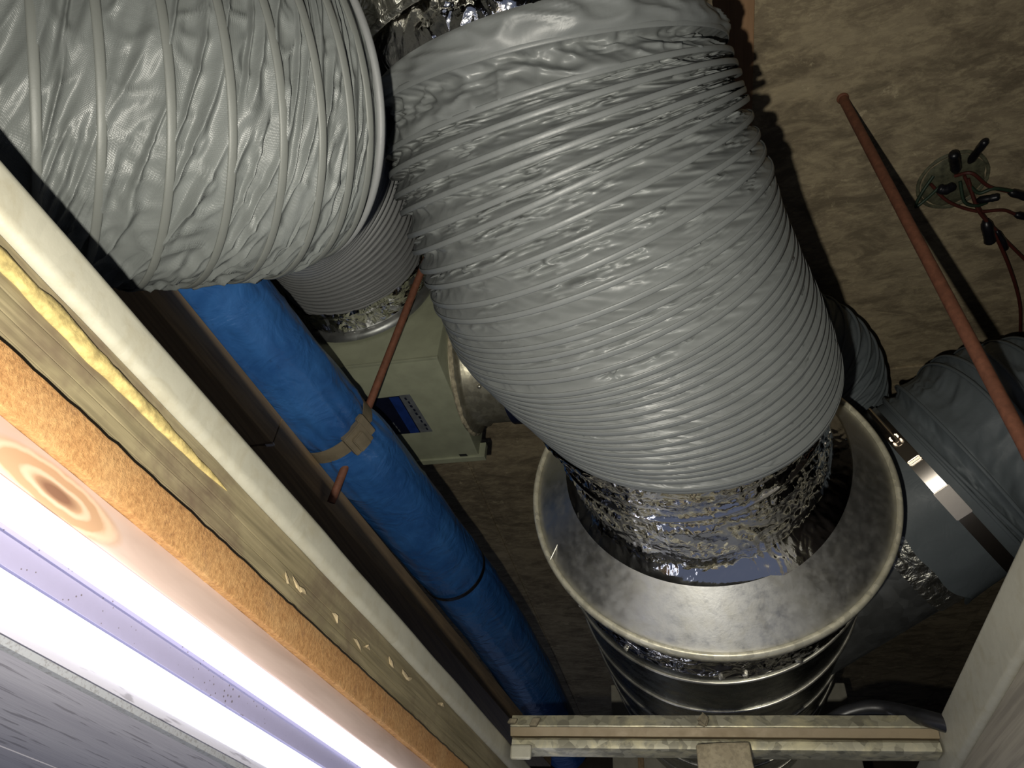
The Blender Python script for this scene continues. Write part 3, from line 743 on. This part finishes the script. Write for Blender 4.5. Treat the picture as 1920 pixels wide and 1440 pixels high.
# ================================================================== BLUE PIPE, STRAP, TIE, RUNNER, RODS
PZ = .667; PK = PZ / .71
def pipe_pt(px, py): return atZ(px, py, PZ)
pp = [(190, 290), (330, 452), (420, 556), (520, 670), (610, 772), (700, 872), (790, 980), (880, 1095), (955, 1200), (1015, 1300), (1070, 1400)]
PPts = [pipe_pt(q[0] - 9, q[1]) for q in pp]
bp = empty('insulated_pipe', PPts[4] - Vector((0, 0, .06)), 'pipe wrapped in crinkled blue plastic running beside the steel channel', 'pipe')
n = 170; P = path_samples(PPts, n); fr = frames_along(P); seg = 96; vs = []; fs = []
def strap_pos(px, py):
    q = pipe_pt(px, py); return min(range(n), key=lambda i: (P[i] - q).length)
iS = strap_pos(628, 800); iT = strap_pos(825, 1072)
for i, p in enumerate(P):
    u, v, _ = fr[i]
    r = .0655 - .006 * math.exp(-((i - iS) / 2.2) ** 2) - .003 * math.exp(-((i - iT) / 2.0) ** 2) + .003 * math.exp(-((i - iS - 8) / 6) ** 2) + .008 * min(1, max(0, (i - iS) / 80))
    near = math.exp(-((i - iS) / 9) ** 2)
    for k in range(seg):
        th = 2 * math.pi * k / seg
        d = .0028 * noise.noise(Vector((math.cos(th) * 2.5, math.sin(th) * 2.5, i * .11))) + (.0012 + .0035 * near) * noise.noise(Vector((math.cos(th) * 6, math.sin(th) * 6, i * .06)))
        sp = (th / (2 * math.pi) + i / 26.0) % 1.0
        d += .0016 * max(0, 1 - sp * 14)
        vs.append(p + (u * math.cos(th) + v * math.sin(th)) * (r + d) * PK)
for i in range(n - 1):
    for k in range(seg): fs.append((i * seg + k, i * seg + (k + 1) % seg, (i + 1) * seg + (k + 1) % seg, (i + 1) * seg + k))
mesh_obj('plastic_wrap', vs, fs, 'blue_wrap', bp)
def ring_on_pipe(i, w, r, mat, name, parent, tilt=0):
    N = (fr[i][2] + fr[i][0] * tilt).normalized()
    vs, fs = lathe(P[i], N, [(-w / 2, r), (-w / 2, r + .0016), (w / 2, r + .0016), (w / 2, r)], 96, None, True); return mesh_obj(name, vs, fs, mat, parent, True, 40)
ps = empty('pipe_strap', P[iS] - Vector((0, 0, .066)), 'beige strap with square buckle round the blue pipe', 'strap')
ring_on_pipe(iS, .025, .0635 * PK, 'strap_beige', 'band', ps)
# buckle at the near side
tow = -P[iS].normalized(); u, v, tg = fr[iS]
rdir = ((pipe_pt(652, 815) - P[iS])); rdir = (tow * .9 + (atZ(690, 820, PZ) - atZ(640, 800, PZ)).normalized() * .45); rdir = (rdir - tg * rdir.dot(tg)).normalized()
bc = P[iS] + rdir * .068 * PK; side = tg.cross(rdir).normalized()
def obox(name, c, ax, ay, az, sx, sy, sz, mat, par, bev=.0015):
    bm = bmesh.new(); bmesh.ops.create_cube(bm, size=1)
    for w in bm.verts: w.co = Vector((w.co.x * sx, w.co.y * sy, w.co.z * sz))
    bmesh.ops.bevel(bm, geom=list(bm.edges), offset=bev, segments=2, affect='EDGES')
    for w in bm.verts: w.co = c + ax * w.co.x + ay * w.co.y + az * w.co.z
    return bm_obj(name, bm, mat, par, True, 40)
obox('buckle', bc, tg, side, rdir, .040, .036, .012, 'strap_beige', ps)
obox('buckle_tongue', bc + rdir * .007 + tg * .003, tg, side, rdir, .028, .020, .010, 'strap_beige', ps)
obox('clip', bc - side * .022 + rdir * .001 - tg * .006, tg, side, rdir, .040, .012, .008, 'strap_beige', ps)
ti = empty('cable_tie', P[iT] - Vector((0, 0, .066)), 'black tie pulled round the darker far part of the blue pipe', 'cable tie')
ring_on_pipe(iT, .009, .0688 * PK, 'black_tape', 'band', ti)
obox('tie_head', P[iT] - P[iT].normalized() * .072 * PK, fr[iT][2], fr[iT][0], fr[iT][1], .012, .012, .012, 'black_tape', ti)

# brown runner the rods carry
RZ = .56
def runner_x(y): return -.5375 + .066 * (y - .409)
rn = empty('ceiling_runner', (runner_x(.8) - .06, .8, RZ), 'brown timber runner between steel channel and blue pipe', 'beam')
yj = atZ(531, 830, RZ).y
for y0, y1, dz in ((-.3, yj - .0012, 0), (yj + .0012, 2.2, -.0015)):
    pth = [((runner_x(y), y, 0), (1, 0, 0), (0, 0, 1)) for y in (y0, (y0 + y1) / 2, y1)]
    vs, fs = sweep(round_rect(-.13, 0, RZ + dz, RZ + .045, .002, 2), pth); mesh_obj('plank', vs, fs, 'runner_timber', rn, True, 40)
obox('joint_plate', Vector((runner_x(yj) - .004, yj, RZ - .001)), Vector((1, 0, 0)), Vector((0, 1, 0)), Vector((0, 0, 1)), .012, .006, .003, 'steel_bright', rn, .0005)

def rod(name, p_top, p_bot, r, label, nut=True):
    root = empty(name, p_bot, label, 'rod', 'rust-red hanger rods')
    P_ = [Vector(p_top).lerp(Vector(p_bot), i / 40) for i in range(41)]
    vs, fs = tube_mesh(P_, lambda i: r * (1 + .03 * noise.noise(Vector((i * .8, r, 0)))), 16); mesh_obj('shaft', vs, fs, 'rod_rust', root, True, 50)
    vs, fs = lathe(Vector(p_top) - Vector((0, 0, .004)), (0, 0, 1), [(0, r * 1.0), (.001, r * 1.25), (.004, r * 1.3)], 16); mesh_obj('socket', vs, fs, 'rod_rust', root)
    return root
q = atZ(1580, 184, H); rb = ray(1945, 878); 
k = q.xy.length / rb.xy.length
rod('hanger_rod', q, Vector((rb.x * k, rb.y * k, rb.z * k)), .0072, 'long rust-red hanger rod crossing the bare concrete soffit')
t_ = ray(786, 488); b_ = ray(622, 938)
pb = b_ * (RZ / b_.z) + Vector((0, 0, -.004)); pm = atY(770, 560, .725); pt = pb + (pm - pb) * ((H - pb.z) / (pm.z - pb.z))
rod('hanger_rod', pt, pb, .0062, 'rust-red hanger rod passing the blue pipe and green fan box')

# ================================================================== RIGHT BRANCH FLEX, CLAMP, REAR FLEX
bf = empty('flexible_duct', BC + Vector((.1, 0, -.17)), 'folded dark grey flexible duct clamped to the branch spigot', 'duct')
rings = []
pA = BC - BN * .075
bp_pts = [BC - BN * .07, BC - BN * .035, BC + BN * .0, BC + BN * .03, BC + BN * .065, BC + BN * .10 + Vector((.01, .01, 0)), BC + BN * .14 + Vector((.03, .025, -.005)), BC + BN * .18 + Vector((.06, .05, -.015)), BC + BN * .22 + Vector((.11, .08, -.03)), BC + BN * .26 + Vector((.17, .12, -.045)), BC + BN * .30 + Vector((.24, .16, -.06))]
brs = [.168, .165, .1605, .164, .174, .180, .182, .182, .182, .182, .182]
for i, p in enumerate(bp_pts):
    tg = (bp_pts[min(i + 1, len(bp_pts) - 1)] - bp_pts[max(i - 1, 0)]).normalized()
    if i < 4: tg = BN.copy()
    rings.append((p, tg, brs[i]))
BPp = [Vector(p) for p in bp_pts[3:]]; bl = [0.0]
for a_, b_ in zip(BPp, BPp[1:]): bl.append(bl[-1] + (b_ - a_).length)
brings = []; x = 0.0; i = 0
while x < bl[-1]:
    q = max(j for j in range(len(bl) - 1) if bl[j] <= x + 1e-9); f = (x - bl[q]) / (bl[q + 1] - bl[q]); nn = len(BPp) - 1
    C = catmull(BPp, (q + f) / nn); tg = (catmull(BPp, min(1, (q + f) / nn + .02)) - catmull(BPp, max(0, (q + f) / nn - .02))).normalized()
    tg = (tg + Vector((noise.noise(Vector((i * 1.9, 1, 3))), noise.noise(Vector((i * 1.7, 5, 3))), noise.noise(Vector((i * 1.5, 9, 3))))) * (.10 if i else 0)).normalized()
    brings.append((C, tg, .1635 + .019 * min(1, i / 4) + .003 * noise.noise(Vector((i * 2.3, 0, 0))))); x += (.010 if i < 5 else .017) + .012 * (i % 3) * .6; i += 1
flex(bf, brings, .011, .0045, 3.2, .3, 10, 300, 'fabric_dark', .0016, 'fabric_dark', valley=.55, wander=.22, sharpness=.9, seed=51, flute=.010, rib_a=.003, crease=.005)
vs, fs = lathe(BC, BN, [(-.088 + .0098 * i, .1685 - .0058 * max(0, (i - 1) / 8) + (.0015 if i == 0 else 0)) for i in range(13)], 320, lambda i, th, a, r: (.0030 if i < 8 else .0012) * noise.noise(Vector((math.cos(th) * 4, math.sin(th) * 4, a * 9 + 2))) * min(1, (12 - i) / 3))
vs2 = []
for j, v in enumerate(vs):        # ragged hem
    row, k = divmod(j, 320); th = 2 * math.pi * k / 320
    vs2.append(v + BN * (.016 * noise.noise(Vector((math.cos(th) * 2.2, math.sin(th) * 2.2, 7))) * (1 - row / 12)))
mesh_obj('end_cuff', vs2, fs, 'fabric_dark', bf)
hc = empty('hose_clamp', BC + Vector((0, 0, -.165)), 'shiny steel hose clamp round the dark grey branch duct', 'clamp')
vs, fs = lathe(BC, BN, [(-.011, .1625), (-.011, .1645), (.011, .1645), (.011, .1625)], 160, None, True); mesh_obj('band', vs, fs, 'steel_bright', hc, True, 40)
# housing and screw where the band faces the lens
def clampdir(px, py):
    d = ray(px, py).normalized(); tt = BC.dot(BN) / d.dot(BN) if abs(d.dot(BN)) > 1e-3 else BC.length
    w = d * (BC.length * .9) - BC; w = w - BN * w.dot(BN); return w.normalized()
wd = -BC.normalized(); wd = (wd - BN * wd.dot(BN)).normalized(); sdv = BN.cross(wd).normalized()
if (sdv.dot(cam_down) > 0): sdv = -sdv
def cl_at(ang, rr): return BC + (wd * math.cos(ang) + sdv * math.sin(ang)) * rr, (wd * math.cos(ang) + sdv * math.sin(ang)), (-wd * math.sin(ang) + sdv * math.cos(ang))
c, rd2, tn = cl_at(math.radians(22), .169); obox('screw_housing', c, BN, tn, rd2, .020, .030, .011, 'steel_bright', hc)
c, rd2, tn = cl_at(math.radians(35), .172); obox('housing_end', c, BN, tn, rd2, .014, .012, .012, 'steel_bright', hc)
c0, rd2, tn = cl_at(math.radians(30), .174)
tube('screw_shaft', [c0, c0 + tn * .04, c0 + tn * .082 + rd2 * -.006], .0042, 'steel_bright', hc, 12, 8)
c, rd2, tn = cl_at(math.radians(-10), .1655); obox('band_tail', c, BN, tn, rd2, .026, .05, .003, 'steel_bright', hc, .001)

rf = empty('flexible_duct', (.25, 1.1, .88), 'short glimpse of shaded flexible duct behind the largest duct', 'duct')
RP = path_samples([(-.10, .97, .99), (.04, .98, .99), (.165, 1.01, .99), (.262, 1.08, .99), (.30, 1.19, .99), (.31, 1.4, .99), (.31, 1.7, .99)], 34)
rings = []
for i, p in enumerate(RP):
    tg = (RP[min(i + 1, 33)] - RP[max(i - 1, 0)]).normalized(); rings.append((p, tg, .122))
flex(rf, rings, .006, .006, 5, .8, 6, 160, 'fabric_dark', .0028, 'fabric_dark', seed=71)

# ================================================================== CEILING OUTLET BOX AND WIRES
jc = atZ(1786, 338, H)
jb = empty('outlet_box', jc, 'round dirty outlet box in the soffit stuffed with wires', 'outlet box')
vs, fs = lathe(jc, (0, 0, -1), [(-.02, .030), (-.012, .046), (-.004, .050), (.003, .053), (.004, .056), (.0, .058)], 48, lambda i, th, a, r: .0015 * noise.noise(Vector((math.cos(th) * 3, math.sin(th) * 3, i)))); mesh_obj('box_rim', vs, fs, 'box_liner', jb)
vs, fs = lathe(jc, (0, 0, -1), [(.002, .0001), (.004, .02), (.003, .046), (.001, .05)], 40, lambda i, th, a, r: .003 * noise.noise(Vector((math.cos(th) * 3, math.sin(th) * 3, i * 3)))); mesh_obj('packing', vs, fs, 'box_liner', jb)
def wire(pts, r, mat, label, group, name='wire', h0=.01, taper=None, parent=None):
    P_ = [atZ(x, y, H - h) for x, y, h in pts]
    o = tube(name, P_, r, mat, parent, 10, 36)
    return o
wires = [
 ('wire_red', .0028, [(1790, 330, .008), (1822, 325, .02), (1855, 350, .02), (1905, 362, .02), (1960, 372, .02)], 'red wire running from outlet box to the nearest taped end'),
 ('wire_red', .0028, [(1745, 345, .008), (1778, 378, .015), (1830, 396, .02), (1880, 394, .02), (1905, 402, .018), (1960, 415, .016)], 'red wire looping below the outlet box'),
 ('wire_red', .0030, [(1815, 335, .01), (1832, 390, .025), (1860, 430, .03), (1892, 500, .035), (1912, 570, .03), (1914, 640, .02), (1925, 690, .02)], 'longest red wire hanging down beside the hanger rod'),
 ('wire_red', .0028, [(1808, 330, .01), (1838, 395, .02), (1875, 440, .025), (1935, 500, .03)], 'red wire crossing to the frame edge below the outlet box'),
 ('wire_green', .0028, [(1750, 330, .01), (1728, 362, .02), (1716, 388, .024), (1736, 374, .02), (1762, 350, .012)], 'dark green wire bent into a pointed loop beside the rod'),
 ('wire_green', .0028, [(1800, 340, .012), (1808, 378, .025), (1830, 386, .028), (1850, 380, .02)], 'dark green wire loop under the outlet box'),
 ('wire_green', .0030, [(1815, 345, .012), (1835, 362, .02), (1862, 354, .022), (1895, 358, .022), (1960, 372, .022)], 'dark wire leading to the taped end at the frame edge'),
]
for m_, r_, pts, lb in wires:
    tag(wire(pts, r_, m_, lb, None), lb, 'wire', 'loose wires at the outlet box')
stubs = [
 ([(1793, 322, .02), (1790, 300, .035), (1788, 288, .045)], .0085, 'stubby black taped wire end pointing up from the outlet box'),
 ([(1818, 304, .015), (1832, 285, .03), (1848, 264, .045)], .0065, 'long slanted black taped wire end above the outlet box'),
 ([(1832, 376, .02), (1852, 373, .028), (1874, 369, .034)], .0065, 'black taped wire end lying level beside the outlet box'),
 ([(1892, 360, .022), (1915, 366, .022), (1950, 378, .022)], .0075, 'black taped splice at the upper frame edge'),
 ([(1903, 402, .02), (1925, 407, .02), (1955, 415, .02)], .0065, 'black taped splice at the lower frame edge'),
 ([(1848, 412, .025), (1853, 435, .032), (1857, 456, .036)], .0095, 'thick black taped wire end hanging below the outlet box'),
 ([(1868, 432, .025), (1880, 450, .03), (1886, 468, .032)], .005, 'thin black taped wire end beside the thick taped end'),
 ([(1758, 352, .012), (1772, 356, .016), (1790, 348, .012)], .0085, 'black taped lump inside the outlet box'),
]
for pts, r_, lb in stubs:
    P_ = path_samples([atZ(x, y, H - h) for x, y, h in pts], 14)
    vs, fs = tube_mesh(P_, (lambda r0: lambda i: r0 * (.55 + .45 * min(1, i / 2.0, (13 - i) / 1.2 + .3)) * (1 + .12 * noise.noise(Vector((i * .6, r0 * 900, 0)))))(r_), 12)
    tag(mesh_obj('taped_wire_end', vs, fs, 'black_tape'), lb, 'wire end', 'taped wire ends at the outlet box')
